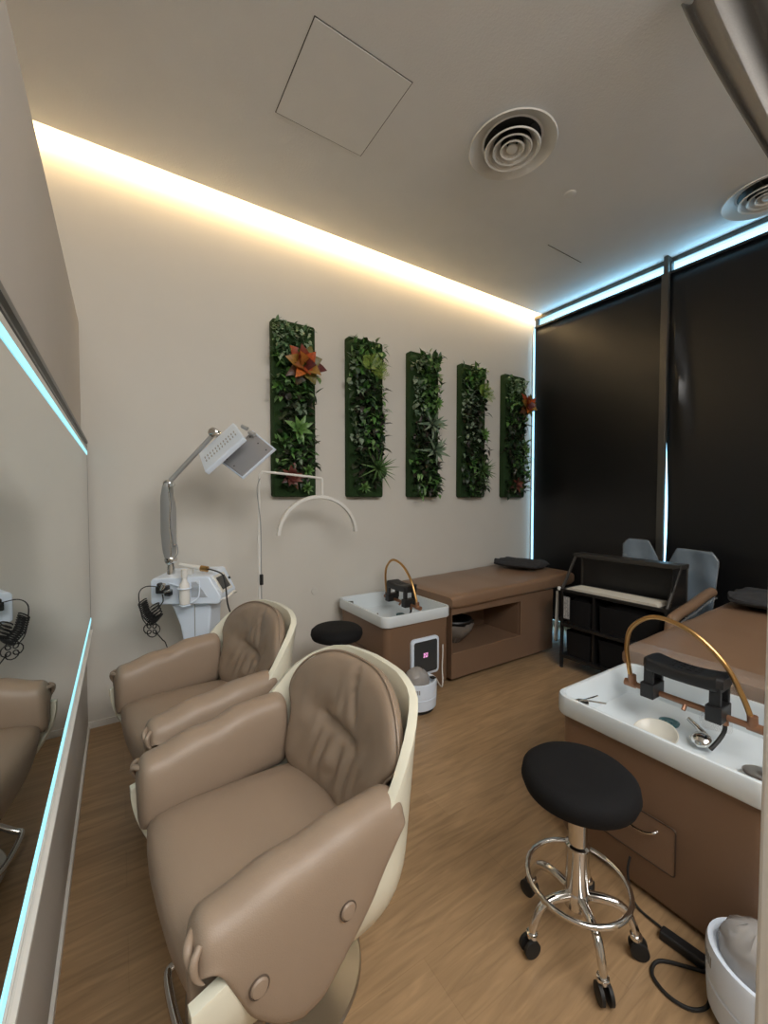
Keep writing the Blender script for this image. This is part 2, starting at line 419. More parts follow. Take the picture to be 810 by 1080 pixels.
def panel(x, label, spec):
    t = thing('plant_panel', label, 'plant panel', (x, YB, 1.41), 0, 'tall green plant panels on the back wall')
    bm = bmesh.new(); loft(bm, [rr for rr in ([V(p.x, -.002, p.y) for p in rrect(PW/2, PH/2, PW/2, PH/2, .02, 0)], [V(p.x, -.055, p.y) for p in rrect(PW/2, PH/2, PW/2, PH/2, .02, 0)], [V(p.x, -.065, p.y) for p in rrect(PW/2, PH/2, PW/2-.008, PH/2-.008, .02, 0)])])
    obj('moss_backing', bm, 'moss', t)
    for kind, *a in spec:
        bm = bmesh.new()
        if kind == 'fill_small': fill(bm, *a, ln=.042, wd=.032); obj('small_leaf_foliage', bm, 'lf_small', t)
        elif kind == 'fill_green': fill(bm, *a, ln=.072, wd=.042); obj('green_foliage', bm, 'lf_green', t)
        elif kind == 'fill_dark': fill(bm, *a, ln=.075, wd=.045); obj('dark_foliage', bm, 'lf_dark', t)
        elif kind == 'fill_grey': fill(bm, *a, ln=.055, wd=.042); obj('pale_curled_foliage', bm, 'lf_grey', t)
        elif kind == 'croton': rosette(bm, (a[0], -.12, a[1]), 16, a[2], a[2]*.55, .2, 1.3, 'ovate', .5); obj('croton_plant', bm, 'lf_croton', t)
        elif kind == 'red': rosette(bm, (a[0], -.12, a[1]), 14, a[2], a[2]*.4, .3, 1.4, 'ovate', .3); obj('maroon_plant', bm, 'lf_red', t)
        elif kind == 'green': rosette(bm, (a[0], -.13, a[1]), 12, a[2], a[2]*.34, .3, 1.35, 'ovate', .3); obj('broad_leaf_rosette', bm, 'lf_bright', t)
        elif kind == 'bright': rosette(bm, (a[0], -.11, a[1]), 26, a[2], a[2]*.3, .1, 1.3, 'ovate', .2); obj('succulent_rosette', bm, 'lf_bright', t)
        elif kind == 'spike': rosette(bm, (a[0], -.13, a[1]), 34, a[2], .017, .1, 1.45, 'lance', .25); obj('spiky_plant', bm, 'lf_spike', t)
        elif kind == 'agave': rosette(bm, (a[0], -.13, a[1]), 18, a[2], .042, .2, 1.4, 'lance', .3); obj('agave_plant', bm, 'lf_grey', t)
        elif kind == 'fern':
            for k in range(9): fern(bm, (a[0]-.02, -.11, a[1]), (math.cos(k*.5-1.0)*(1.3 if k < 6 else 1), -.45-.1*(k % 3), math.sin(k*.5-1.0)*.8+.25), a[2]*(1+.15*(k % 2)))
            obj('fern', bm, 'lf_fern', t)
        elif kind == 'mound':
            for (mx_, mz, r) in a[0]:
                bm = bmesh.new()
                L = [[V(mx_+r*math.cos(q)*math.cos(e), -.055-r*.75*math.sin(e), mz+r*math.sin(q)*math.cos(e)) for q in [2*PI*i/18 for i in range(18)]] for e in (0, .4, .8, 1.2, 1.5)]
                loft(bm, L, False, True)
                obj('moss_mound', bm, 'moss', t)
        else: bm.free()
    return t
W2 = PW
panel(.955, 'plant panel with a large orange red croton, nearest the device lamp, leftmost', [
    ('mound', [(.05, 1.22, .055), (.06, .56, .05), (.06, .28, .05), (.13, .08, .05)]),
    ('fill_small', 0.005, .30, 1.03, 1.27, 210), ('fill_green', 0.005, .32, .72, 1.05, 150), ('fill_dark', 0.030, .30, .10, .80, 170), ('fill_green', 0.010, .30, .2, .5, 80),
    ('croton', .21, .97, .20), ('green', .17, .50, .125), ('red', .11, .15, .11), ('bright', .25, .20, .06), ('bright', .24, .07, .055), ('fill_grey', 0.110, .28, .62, .70, 26), ('fill_grey', 0.100, .2, .22, .3, 14)])
panel(1.575, 'plant panel with a yellow green fern and a big spiky plant, second from left', [
    ('mound', [(.05, 1.22, .06), (.05, .22, .05), (.12, .07, .06)]),
    ('fill_green', 0.010, .31, 1.0, 1.27, 170), ('fill_grey', 0.005, .16, .85, 1.15, 70), ('fill_dark', 0.040, .31, .1, .95, 260), ('fill_grey', 0.005, .16, .40, .75, 60), ('fill_green', 0.110, .32, .4, .95, 120),
    ('fern', .20, 1.05, .15), ('spike', .23, .24, .20), ('bright', .12, .08, .06)])
panel(2.19, 'plant panel with two pale grey green agaves, third from left', [
    ('mound', [(.05, 1.21, .06), (.06, .35, .06), (.06, .07, .06)]),
    ('fill_grey', 0.005, .18, .72, 1.22, 110), ('fill_green', 0.100, .32, .78, 1.29, 190), ('fill_small', 0.090, .3, 1.15, 1.3, 60), ('fill_dark', 0.020, .31, .04, .7, 260), ('fill_green', 0.020, .31, .02, .4, 120),
    ('agave', .20, .66, .17), ('agave', .23, .42, .17), ('green', .26, .85, .08)])
panel(2.805, 'plant panel with dark foliage and one low spiky plant, fourth from left', [
    ('mound', [(.05, 1.22, .05), (.05, .3, .05)]),
    ('fill_green', 0.010, .31, 1.02, 1.27, 150), ('fill_grey', 0.005, .2, .78, 1.12, 80), ('fill_dark', 0.010, .31, .04, .95, 300), ('fill_grey', 0.010, .2, .4, .8, 40), ('fern', .26, 1.02, .13),
    ('green', .24, .62, .09), ('spike', .21, .27, .19), ('fill_green', 0.060, .31, .04, .4, 90)])
panel(3.425, 'plant panel with a small orange croton, rightmost beside the window', [
    ('mound', [(.05, 1.21, .06), (.05, .55, .05)]),
    ('fill_small', 0.020, .31, 1.02, 1.27, 130), ('fill_green', 0.040, .32, .75, 1.1, 110), ('fill_dark', 0.010, .30, .05, .95, 260), ('fill_green', 0.110, .34, .1, .6, 120), ('fill_small', 0.140, .33, .3, .6, 60),
    ('croton', .26, .98, .16), ('red', .12, .14, .10), ('green', .25, .50, .08)])

# ------------------------------------------------------------------ salon chairs (front faces -X)
def salon_chair(loc, label):
    t = thing('salon_chair', label, 'chair', loc, 0)
    # shell
    bm = bmesh.new(); ns, nt = 56, 16; rows = []
    def rim(s):          # s -1..1 from near arm front round the back to far arm front
        a = abs(s)
        if a > .46:                        # straight sides
            k = (a-.46)/.54; x = lerp(.13, -.285, k); y = .362
        else:
            ang = (a/.46)*PI/2
            x = .13+.20*math.cos(ang)**.8; y = .362*math.sin(ang)**.85 if ang > 0 else 0
        h = interp(a, [0, .11, .19, .26, .32, .37, .42, .50, 1], [.857, .85, .83, .797, .755, .71, .65, .585, .49])
        back = max(0, 1-a/.46)
        return x, math.copysign(y, s), h, min(1, back*1.8)
    for j in range(nt+1):
        tt = j/nt; row = []
        for i in range(ns+1):
            s = -1+2*i/ns; x, y, h, bk = rim(s)
            zb = .215; z = lerp(zb, h, tt**1.25)
            q = min(1, (z-zb)/.26); k = math.sqrt(max(0, 1-(1-q)**2))*.78+.22*min(1, tt*4); k = max(k, .02)
            xx = (x-.02)*k+.02+.17*bk*max(0, z-.42)
            row.append(bm.verts.new((xx, y*k, z)))
        rows.append(row)
    for a, b in zip(rows, rows[1:]):
        for i in range(ns): bm.faces.new((a[i], a[i+1], b[i+1], b[i]))
    obj('shell', bm, 'cream', t, solid=.026, soff=0, bevel=.008, bseg=3, angle=50)
    # seat
    bm = bmesh.new(); loops = []
    prof = [(-.12, .20), (-.20, .22), (-.245, .28), (-.272, .35), (-.282, .41), (-.262, .445), (-.20, .462), (-.1, .462), (.05, .452), (.26, .44)]
    n = 18
    for (x, z) in prof:
        lp = []
        for i in range(n+1):
            u = -1+2*i/n; w = .262 if x > -.28 else .262
            cr = (1-abs(u)**4); zz = z+.012*cr if z > .4 else z; xx = x+(.0 if z > .43 else .03*abs(u)**3)
            lp.append(V(xx, u*w, zz-.012*abs(u)**6))
        loops.append(lp)
    L = loft(bm, loops, False, False, closed=False)
    bot = [[bm.verts.new((v.co.x, v.co.y, .2)) for v in L[0]], [bm.verts.new((v.co.x, v.co.y, .25)) for v in L[-1]]]
    obj('seat', bm, 'leather', t, subsurf=1, solid=.03, soff=-1)
    # arm pads
    for sg in (-1, 1):
        bm = bmesh.new(); loops = []; m = 36
        for k in range(m+1):
            x = lerp(-.276, .222, k/m)
            zt = interp(x, [-.276, -.26, -.18, .12, .222], [.582, .605, .625, .672, .660])+.004*math.sin(x*40)
            zo = interp(x, [-.275, -.25, -.225, -.18, -.12, -.07, -.02, .04, .11, .16, .20], [zt-.07, .56, .50, .40, .335, .305, .315, .39, .46, .53, .59])
            yi = .258+.012*math.sin(x*9); yo = interp(x, [-.276, .05], [.375, .388])+.003*math.sin(x*31)
            e = min(1, (k)/3.0); e2 = min(1, (m-k)/3.0); rr = math.sqrt(max(0, 1-(1-min(e, e2))**2))*.5+.5
            yc = (yi+yo)/2; yi = yc+(yi-yc)*rr; yo = yc+(yo-yc)*rr; zt2 = zt-(1-rr)*.05
            zin = interp(x, [-.315, .2, .285], [.39, .41, .47])
            r = (yo-yi)/2
            pts = [(yi+.012, zin), (yi, zin+.03), (yi-.008, lerp(zin, zt2, .5)), (yi, zt2-r)]
            for q in range(1, 8):
                a = PI-PI*q/8; pts.append((yc+r*math.cos(a), zt2-r+r*math.sin(a)*1.0))
            zo2 = min(zo, zt2-r-.01)
            pts += [(yo, zt2-r), (yo+.006, lerp(zo2, zt2-r, .6)), (yo+.004, lerp(zo2, zt2-r, .25)), (yo, zo2+.008), (yo-.014, zo2), (yo-.022, zo2+.012), (yo-.022, lerp(zo2, zt2-r, .5)), (yo-.028, zt2-r-.004),
                    (yc+.008, zt2-r-.004), (yc+.008, lerp(zin, zt2-r, .5)), (yc+.008, zin)]
            loops.append([V(x, sg*y, z) for y, z in pts])
        loft(bm, loops)
        pad = obj('armrest_pad', bm, 'leather', t, subsurf=1)
        for (bx, bz) in ((-.168, .470), (.030, .498)):
            Mx = frame((bx, sg*(.389 if bx < 0 else .396), bz), (1, 0, 0), (0, sg, .05))
            obj('button', L_([(.017, -.006), (.018, .001), (.015, .005), (.004, .006)], n=20, mtx=Mx), 'leather', pad)
            bb = bmesh.new(); tube(bb, [Mx @ p for p in circ(0, 0, .0, .019, 16)], .0018, 6, 2, True); obj('button_seam', bb, 'leatherd', pad)
        # gathered tuck at the arm front
        bm = bmesh.new()
        tube(bm, [(-.262, sg*.30, .575), (-.278, sg*.325, .572), (-.279, sg*.340, .550), (-.268, sg*.342, .52)], lambda q: .009*math.sin(PI*min(1, .25+q*.7)), 10, 5)
        tube(bm, [(-.262, sg*.345, .58), (-.276, sg*.356, .565), (-.274, sg*.360, .54), (-.26, sg*.362, .52)], lambda q: .008*math.sin(PI*min(1, .25+q*.7)), 10, 5)
        obj('gathered_tuck', bm, 'leather', pad)
    # back cushion
    bm = bmesh.new(); NR, NA = 26, 72; W_, H_ = .285, .222
    def outl(a):
        c, s_ = math.cos(a), math.sin(a); e = 3.0 if s_ > 0 else 6
        r = (abs(c)**e+abs(s_)**e)**(-1/e); return r*c, r*s_
    def surf(u, v, side, rad):
        bul = (1-rad**4)**.5 if rad < 1 else 0
        wk = min(1, max(0, (v+.15)/.4)); wk = wk*wk*(3-2*wk); y = u*lerp(.266, .320, wk)*(1-.16*max(0, v)**2); z = .638+v*H_
        xb = .232+.24*(z-.44)
        dsp = 0
        if side < 0:
            ex = max(0, abs(u)-.26); dd = math.hypot(ex*1.3, (v-.03-.1*u)*1.7)
            dsp += .020*math.exp(-(dd/.13)**2)+.012*math.exp(-(dd/.4)**2)
            ang = math.atan2(v-.03, u); rr = math.hypot(u, v)
            dsp += (.0085*(.3+.7*max(0, -math.sin(ang))))*1.35*math.sin(u*24+2.5*v+2*math.sin(v*3)+3*noise.noise(Vector((u*3, v*2, 4))))*math.exp(-((rr-.42)/.3)**2)*abs(math.sin(ang))**.5
            dsp += .020*math.exp(-((u+.22-.25*(v-.4))/.035)**2)*max(0, min(1, (v-.15)/.3))
            dsp += .004*noise.noise(Vector((u*4, v*3, 1.7)))
        xb -= .062*abs(u)**2.3
        return V(xb+.015+side*(.050*bul)+(dsp*min(1, bul*1.5)), y+.0, z)
    for side in (-1, 1):
        ringv = []
        for r_ in range(NR+1):
            q = (r_/NR)
            ringv.append([bm.verts.new(surf(*(c*q for c in outl(2*PI*i/NA)), side, q)) for i in range(NA)] if r_ else [bm.verts.new(surf(0, 0, side, 0))])
        for i in range(NA): bm.faces.new((ringv[0][0], ringv[1][i], ringv[1][(i+1) % NA]))
        for r_ in range(1, NR):
            for i in range(NA): bm.faces.new((ringv[r_][i], ringv[r_+1][i], ringv[r_+1][(i+1) % NA], ringv[r_][(i+1) % NA]))
    bmesh.ops.remove_doubles(bm, verts=bm.verts, dist=.0005)
    bc = obj('backrest_cushion', bm, 'leather', t, subsurf=1)
    bb = bmesh.new(); tube(bb, [surf(*outl(2*PI*i/40), -1, 1)+V(-.004, 0, 0) for i in range(40)], .004, 6, 2, True)
    obj('piping', bb, 'leather', bc)
    # base
    obj('base_disc', L_([(.245, .0), (.25, .006), (.245, .014), (.06, .03), (.05, .035), (.004, .035)], .04, 0, 56), 'steel', t)
    obj('column', L_([(.04, .03), (.04, .12), (.032, .125), (.032, .25)], .04, 0, 24), 'chrome', t)
    bm = bmesh.new(); tube(bm, [(.0, -.10, .20), (-.12, -.10, .17), (-.21, -.10, .11), (-.24, -.08, .10), (-.24, .08, .10), (-.21, .10, .11), (-.12, .10, .17), (0, .10, .20)], .011, 10, 5)
    obj('footrest', bm, 'chrome', t)
    return t
ch = salon_chair((.335, 1.165, 0), 'taupe leather salon chair with cream shell, the large near one'); ch.rotation_euler.z = math.radians(6)
dup(ch, (.285, 2.02, 0), math.radians(9), 'taupe leather salon chair with cream shell, the farther one beside the white device')

# ------------------------------------------------------------------ rolling stools
def stool(loc, rz, label):
    t = thing('rolling_stool', label, 'stool', loc, rz)
    obj('seat', L_([(.02, .472), (.14, .472), (.163, .482), (.172, .505), (.168, .530), (.150, .546), (.10, .552), (.01, .553)], n=48), 'blackf', t)
    obj('gas_lift', L_([(.05, .455), (.05, .472)], n=20), 'black', t)
    obj('column', L_([(.034, .12), (.034, .29), (.036, .295), (.036, .305), (.028, .31), (.028, .46)], n=28), 'chrome', t)
    bm = bmesh.new(); tube(bm, circ(0, 0, .19, .150, 32), .008, 10, 1, True); obj('foot_ring', bm, 'chrome', t)
    obj('hub', L_([(.03, .10), (.039, .11), (.039, .15), (.034, .16)], n=28), 'chrome', t)
    for k in range(5):
        a = 2*PI*k/5; c, s = math.cos(a), math.sin(a)
        P = lambda r, z: V(c*r, s*r, z)
        l = obj('leg', T_([P(.03, .145), P(.09, .15), P(.134, .135), P(.160, .09), P(.166, .062)], lambda q: lerp(.015, .011, q), 10, 5), 'chrome', t)
        cs = obj('caster', L_([(.012, .05), (.017, .055), (.017, .066), (.010, .068)], c*.166, s*.166, 16), 'chrome', l)
        for sg in (-1, 1):
            mm = frame((c*.166+c*.008-s*sg*.012, s*.166+s*.008+c*sg*.012, .027), (c, s, 0), (-s*sg, c*sg, 0))
            obj('wheel', L_([(.02, -.006), (.026, -.004), (.026, .006), (.012, .009), (.002, .009)], n=20, mtx=mm), 'rubber', cs)
    return t
st = stool((1.205, .735, 0), math.radians(20), 'black round rolling stool with chrome base in right foreground')
dup(st, (1.20, 2.44, 0), .5, 'black round rolling stool behind the salon chairs, against the far wash unit')

# ------------------------------------------------------------------ shampoo beds
BEDLEN = 2.12
def shampoo_bed(loc, label, first):
    t = thing('shampoo_bed', label, 'bed', loc)
    # cabinet under the basin
    bm = bmesh.new(); loft(bm, [rrect(.29, .345, .272, .322, .045, .02, 6), rrect(.29, .345, .285, .335, .05, .05, 6), rrect(.29, .345, .285, .335, .05, .535, 6)], True, False)
    cb = obj('cabinet', bm, 'brown', t)
    # basin tub
    bm = bmesh.new(); C_ = (.285, .345)
    R_ = lambda hx, hy, r, z: rrect(C_[0], C_[1], hx, hy, r, z, 7)
    loft(bm, [R_(.285, .335, .05, .52), R_(.297, .348, .055, .522), R_(.302, .353, .06, .530), R_(.302, .353, .06, .590), R_(.299, .350, .058, .598), R_(.292, .343, .055, .600),
              R_(.284, .335, .05, .598), R_(.279, .330, .048, .585), R_(.274, .324, .05, .52), R_(.266, .316, .06, .475), R_(.235, .285, .08, .452), R_(.13, .17, .08, .438), R_(.03, .03, .03, .434)], False, True)
    bs = obj('basin', bm, 'basin', t)
    obj('drain_strainer', L_([(.034, .437), (.038, .450), (.031, .452), (.026, .446), (.013, .446), (.011, .452), (.002, .452)], .44, .455, 28), 'drainblue', bs)
    # side hatch with chrome pull, left end
    bm = bmesh.new(); box(bm, -.001, .006, .25, .50, .15, .31)
    hd = obj('hatch_door', bm, 'brown', t, smooth=False, bevel=.004)
    bm = bmesh.new(); tube(bm, [(-.001, p.x, p.y) for p in rrect(.375, .23, .125, .08, .012, 0, 3)], .0022, 6, 1, True); obj('hatch_seam', bm, 'browndark', hd)
    bm = bmesh.new(); tube(bm, [(.0, .42, .275), (-.014, .415, .272), (-.026, .39, .258), (-.026, .34, .258), (-.014, .312, .266), (0, .305, .27)], .0045, 8, 4); obj('hatch_handle', bm, 'chrome', hd)
    # control display on the aisle end
    bm = bmesh.new(); o_ = rrect(.335, .27, .125, .135, .03, 0, 5)
    loft(bm, [[V(p.x, .012, p.y) for p in o_], [V(p.x, -.006, p.y) for p in o_], [V(p.x, -.010, p.y) for p in rrect(.335, .27, .119, .129, .028, 0, 5)]])
    cp = obj('control_panel', bm, 'machine', t)
    bm = bmesh.new(); loft(bm, [[V(p.x, z, p.y) for p in rrect(.335, .27, .104, .114, .016, 0, 5)] for z in (-.008, -.0115)])
    sc = obj('display_screen', bm, 'screen', cp)
    bm = bmesh.new()
    for r_ in range(2):
        for c_ in range(3):
            x = .318+c_*.014; z = .290-r_*.018
            for (dx, dz, w, h) in ((0, .006, .004, .0012), (0, 0, .004, .0012), (0, -.006, .004, .0012), (.004, .003, .0012, .003), (-.004 if (r_+c_) % 2 else .004, -.003, .0012, .003)):
                box(bm, x+dx-w, x+dx+w, -.0125, -.0118, z+dz-h, z+dz+h)
    obj('digits', bm, 'digit', sc, smooth=False)
    # bed base with open niche on the aisle side
    bm = bmesh.new(); x0, x1, y0, y1 = .60, 1.83, .012, .72
    nx0, nx1, nz0, nz1 = .605, 1.385, .225, .52
    box(bm, x0, x1, y1-.02, y1, .03, .575); box(bm, x0, x0+.005, y0, y1, .03, .575); box(bm, x1-.02, x1, y0, y1-.02, .03, .575)
    box(bm, x0+.005, x1-.02, y0, y0+.02, .03, nz0); box(bm, x0+.005, x1-.02, y0, y0+.02, nz1, .575); box(bm, nx1, x1-.02, y0, y0+.02, nz0, nz1)
    box(bm, nx0, nx1, y0+.02, y0+.42, nz0-.02, nz0); box(bm, nx1-.005, nx1+.015, y0+.02, y0+.42, nz0, nz1); box(bm, nx0, nx1+.015, y0+.42, y0+.44, nz0-.02, nz1)
    obj('bed_base', bm, 'brown', t, smooth=False)
    bm = bmesh.new()
    tube(bm, [(x0+.01, y0-.002, nz0), (nx1, y0-.002, nz0), (nx1, y0-.002, nz1)], .004, 6, 1, smooth=False); obj('niche_edging', bm, 'brownv', t)
    for fx in (.70, 1.74):
        for fy in (.08, .65): obj('foot', L_([(.02, 0), (.022, .005), (.022, .032)], fx, fy, 16), 'black', t)
    # mattress, rising slightly to the window end
    bm = bmesh.new(); nx, ny = 44, 16; loops = []
    for i in range(nx+1):
        x = lerp(.585, BEDLEN, i/nx); e = min(1, min(i, nx-i)/2.5); rr = math.sqrt(max(0, 1-(1-e)**2))
        zt = lerp(.668, .715, i/nx); zb = lerp(.562, .58, i/nx); hz = (zt-zb)/2; zc = (zt+zb)/2
        lp = []
        hy = .375
        for (u, v) in [(outl_[0], outl_[1]) for outl_ in [(math.copysign(abs(math.cos(a))**.14, math.cos(a)), math.copysign(abs(math.sin(a))**.45, math.sin(a))) for a in [2*PI*(k+.5)/28 for k in range(28)]]]:
            wob = .0035*noise.noise(Vector((x*6, u*3, 3))) if v > .5 else 0
            lp.append(V(x, .3575+hy*u*lerp(.985, 1, rr), zc+hz*v*lerp(.72, 1, rr)+wob))
        loops.append(lp)
    loft(bm, loops)
    obj('mattress', bm, 'brownv', t)
    # water arch, its rail and the neck rest
    ar = obj('water_arch_pipe', T_([(.395, .585, .575), (.395, .60, .64), (.395, .612, .74), (.395, .59, .83), (.395, .50, .895), (.395, .37, .87), (.395, .26, .78), (.395, .20, .67), (.395, .17, .585)], .0095, 12, 6), 'gold', t)
    bm = bmesh.new(); tube(bm, [(.395, .615, .575), (.395, .135, .575)], .012, 10, 1, smooth=False); tube(bm, [(.395, .585, .575), (.395, .587, .615)], .0165, 12, 1, smooth=False)
    tube(bm, [(.395, .17, .575), (.395, .172, .615)], .0165, 12, 1, smooth=False); tube(bm, [(.395, .615, .575), (.395, .57, .575)], .016, 12, 1, smooth=False); tube(bm, [(.395, .185, .575), (.395, .13, .575)], .016, 12, 1, smooth=False)
    tube(bm, [(.395, .38, .575), (.375, .38, .55)], .008, 8, 1, smooth=False); tube(bm, [(.395, .25, .575), (.395, .25, .545)], .011, 8, 1, smooth=False)
    obj('pipe_rail', bm, 'copper', ar)
    obj('water_hose', T_([(.395, .25, .55), (.394, .252, .52), (.37, .26, .49), (.325, .27, .465)], .0075, 8, 6), 'rubber', ar)
    bm = bmesh.new(); loops = []
    for i in range(17):
        u = -1+2*i/16; y = .385+u*.138; dip = .018*(1-u*u); e = math.sqrt(max(0, 1-max(0, abs(u)-.86)**2/.14**2))
        zt = .735-dip; zb = .675-dip*.3; hx = .062*lerp(.7, 1, e)
        lp = []
        for k in range(20):
            a = 2*PI*(k+.5)/20; cx_ = math.copysign(abs(math.cos(a))**.25, math.cos(a)); cz = math.copysign(abs(math.sin(a))**.35, math.sin(a))
            lp.append(V(.40+hx*cx_, y, (zt+zb)/2+(zt-zb)/2*cz*lerp(.6, 1, e)))
        loops.append(lp)
    loft(bm, loops)
    for dx in (-.02, .01, .035):
        for dy in (-.05, -.02, .01, .04): box(bm, .40+dx-.004, .40+dx+.004, .385+dy-.009, .385+dy+.009, .700, .7195+.6*dy*dy)
    nr = obj('neck_rest', bm, 'black', t)
    for y in (.27, .50):
        bm = bmesh.new(); box(bm, .345, .452, y-.018, y+.018, .672, .695); box(bm, .345, .365, y-.018, y+.018, .60, .68); box(bm, .425, .447, y-.018, y+.018, .585, .68)
        box(bm, .335, .435, y-.026, y+.026, .560, .622)
        obj('clamp_bracket', bm, 'black', nr, smooth=False, bevel=.004)
    return t
bed_far = shampoo_bed((1.49, 2.29, 0), 'brown shampoo bed with white basin against the back wall under the plant panels', True)
bed_near = dup(bed_far, (1.515, .335, 0), 0, 'brown shampoo bed with white basin in the right foreground')

# things lying in the near basin: offsets from the bed origin
bx, by = 1.515, .335
def hollow_cup(r0, r1, h, th=.003, n=28):
    return [(r0, 0), (r1, h), (r1-th, h), (r0-th, th), (.001, th)]
def smalls(bx, by, far):
    w = 'far' if far else 'near'
    c = thing('metal_cup', 'small steel cup at the far corner of the %s basin' % w, 'cup', (bx+.062, by+.618, .500))
    obj('cup_body', L_(hollow_cup(.022, .026, .07)), 'steel', c)
    if not far:
        for k, (dx, dy) in enumerate(((.05, -.09), (.085, -.02))):
            o = obj('metal_clip', T_([(-.035-dx*.2, .03*k, .074), (.0, 0, .076), (dx, dy*.8, .078)], .0035, 8, 3), 'chrome', None)
            tag(o, ('silver hair clip lying across the steel cup, pointing to the camera', 'silver hair clip lying across the steel cup, pointing right')[k], 'clip'); o.location = (bx+.062, by+.618, .4995)
    s = thing('shower_head', 'chrome shower head lying in the %s basin' % w, 'shower head', (bx+.36 if not far else bx+.12, by+.31 if not far else by+.36, .456))
    obj('head', L_([(.006, .03), (.024, .026), (.034, .014), (.033, .004), (.026, .0), (.002, .0)], n=28, mtx=frame((0, 0, .006), (1, 0, 0), (-.4, .1, .9))), 'chrome', s)
    obj('handle', T_([(.02, -.01, .02), (.05, .03, .03), (.085, .075, .035)], lambda q: lerp(.012, .009, q), 10, 5), 'chrome', s)
smalls(bx, by, False); smalls(1.49, 2.29, True)
t = thing('clear_bowl', 'shallow cream plastic bowl lying in the near basin beside the teal strainer', 'bowl', (bx+.20, by+.40, .462))
obj('bowl_body', L_([(.02, 0), (.05, .01), (.072, .032), (.075, .036), (.071, .036), (.048, .014), (.002, .006)], n=32, mtx=Matrix.Translation((0, 0, .012)) @ Matrix.Rotation(-.3, 4, 'Y')), 'bowlcream', t)
o = obj('glass_jug', L_([(.03, 0), (.034, .004), (.045, .08), (.042, .08), (.031, .006), (.002, .005)], n=28, mtx=Matrix.Rotation(1.2, 4, 'X')), 'film')
tag(o, 'clear measuring cup lying in the near basin behind the shower head', 'cup'); o.location = (bx+.44, by+.335, .512)
o = obj('steel_tray', L_([(.02, 0), (.045, .012), (.05, .014), (.044, .016), (.002, .006)], n=28), 'steel')
tag(o, 'small dark steel dish at the near corner of the near basin', 'dish'); o.location = (bx+.30, by+.12, .452)

# clear film on the near mattress edge
def wavy_sheet(nx, ny, f):
    bm = bmesh.new(); g = [[bm.verts.new(f(i/nx, j/ny)) for i in range(nx+1)] for j in range(ny+1)]
    for j in range(ny):
        for i in range(nx): bm.faces.new((g[j][i], g[j][i+1], g[j+1][i+1], g[j+1][i]))
    return bm
def film_f(u, v):
    y = lerp(-.008, .70, u); n_ = .009*noise.noise(Vector((u*16, v*7, 2)))+.004*noise.noise(Vector((u*50, v*22, 6)))
    if v < .35: return V(.572+n_, y, lerp(.575, .645, v/.35)+n_)
    q = (v-.35)/.65; return V(.580+.10*q, y, .655+.022*min(1, q*3)+abs(n_)*.4)
o = obj('plastic_film', wavy_sheet(90, 12, film_f), 'film'); o.location = bed_near.location
tag(o, 'crinkled clear plastic film over the head end of the near brown mattress', 'plastic film')

# cushions / folded throws
def throw(loc, rz, hx, hy, hz, label, mt_='darkgrey'):
    bm = bmesh.new(); loops = []
    for i in range(25):
        u = -1+2*i/24; e = (1-abs(u)**5)**.5 if abs(u) < 1 else .0
        lp = []
        for k in range(32):
            a = 2*PI*k/32; c = math.copysign(abs(math.cos(a))**.5, math.cos(a)); s = math.copysign(abs(math.sin(a))**.75, math.sin(a))
            nn = noise.noise(Vector((u*3, c*3, s*2)))*.02+noise.noise(Vector((u*9, c*8, s*2)))*.012
            z = hz+hz*s*max(e, .15)*(.75+.25*math.cos(u*2.2)); 
            if s > 0: z += nn+.006*math.sin(c*9+u*2)
            z = max(z, 0); lp.append(V(u*hx, c*hy*lerp(.8, 1, e)+nn, z))
        loops.append(lp)
    loft(bm, loops); o = obj('folded_throw', bm, mt_, subsurf=1); o.location = loc; o.rotation_euler = (0, 0, rz)
    return tag(o, label, 'throw')
throw((3.37, 2.70, .712), .25, .19, .23, .042, 'dark grey folded throw lying on the window end of the far bed')
throw((3.44, .78, .714), .1, .24, .24, .05, 'dark grey folded throw lying on the near bed')

# bag covered appliance in the far bed's niche
t = thing('storage_bowl', 'dark bowl in a crumpled plastic bag inside the far bed niche', 'bowl', (2.29, 2.50, .226))
obj('bowl_body', L_([(.06, .09), (.12, .13), (.15, .19), (.145, .20), (.11, .15), (.002, .11)], n=32), 'black', t)
bm = bmesh.new(); L = []
for j in range(9):
    q = j/8; L.append([V((.04+.125*math.sin(q*PI/2)+.022*noise.noise(Vector((i*.9, j*.8, 0))))*math.cos(2*PI*i/36)*1.05, (.04+.115*math.sin(q*PI/2)+.024*noise.noise(Vector((i*.7, j*.8, 5))))*math.sin(2*PI*i/36), .0+.17*q+.012*noise.noise(Vector((i*.8, j, 9)))*(q > 0)) for i in range(36)])
loft(bm, L, True, False); obj('plastic_bag', bm, 'darkbag', t)

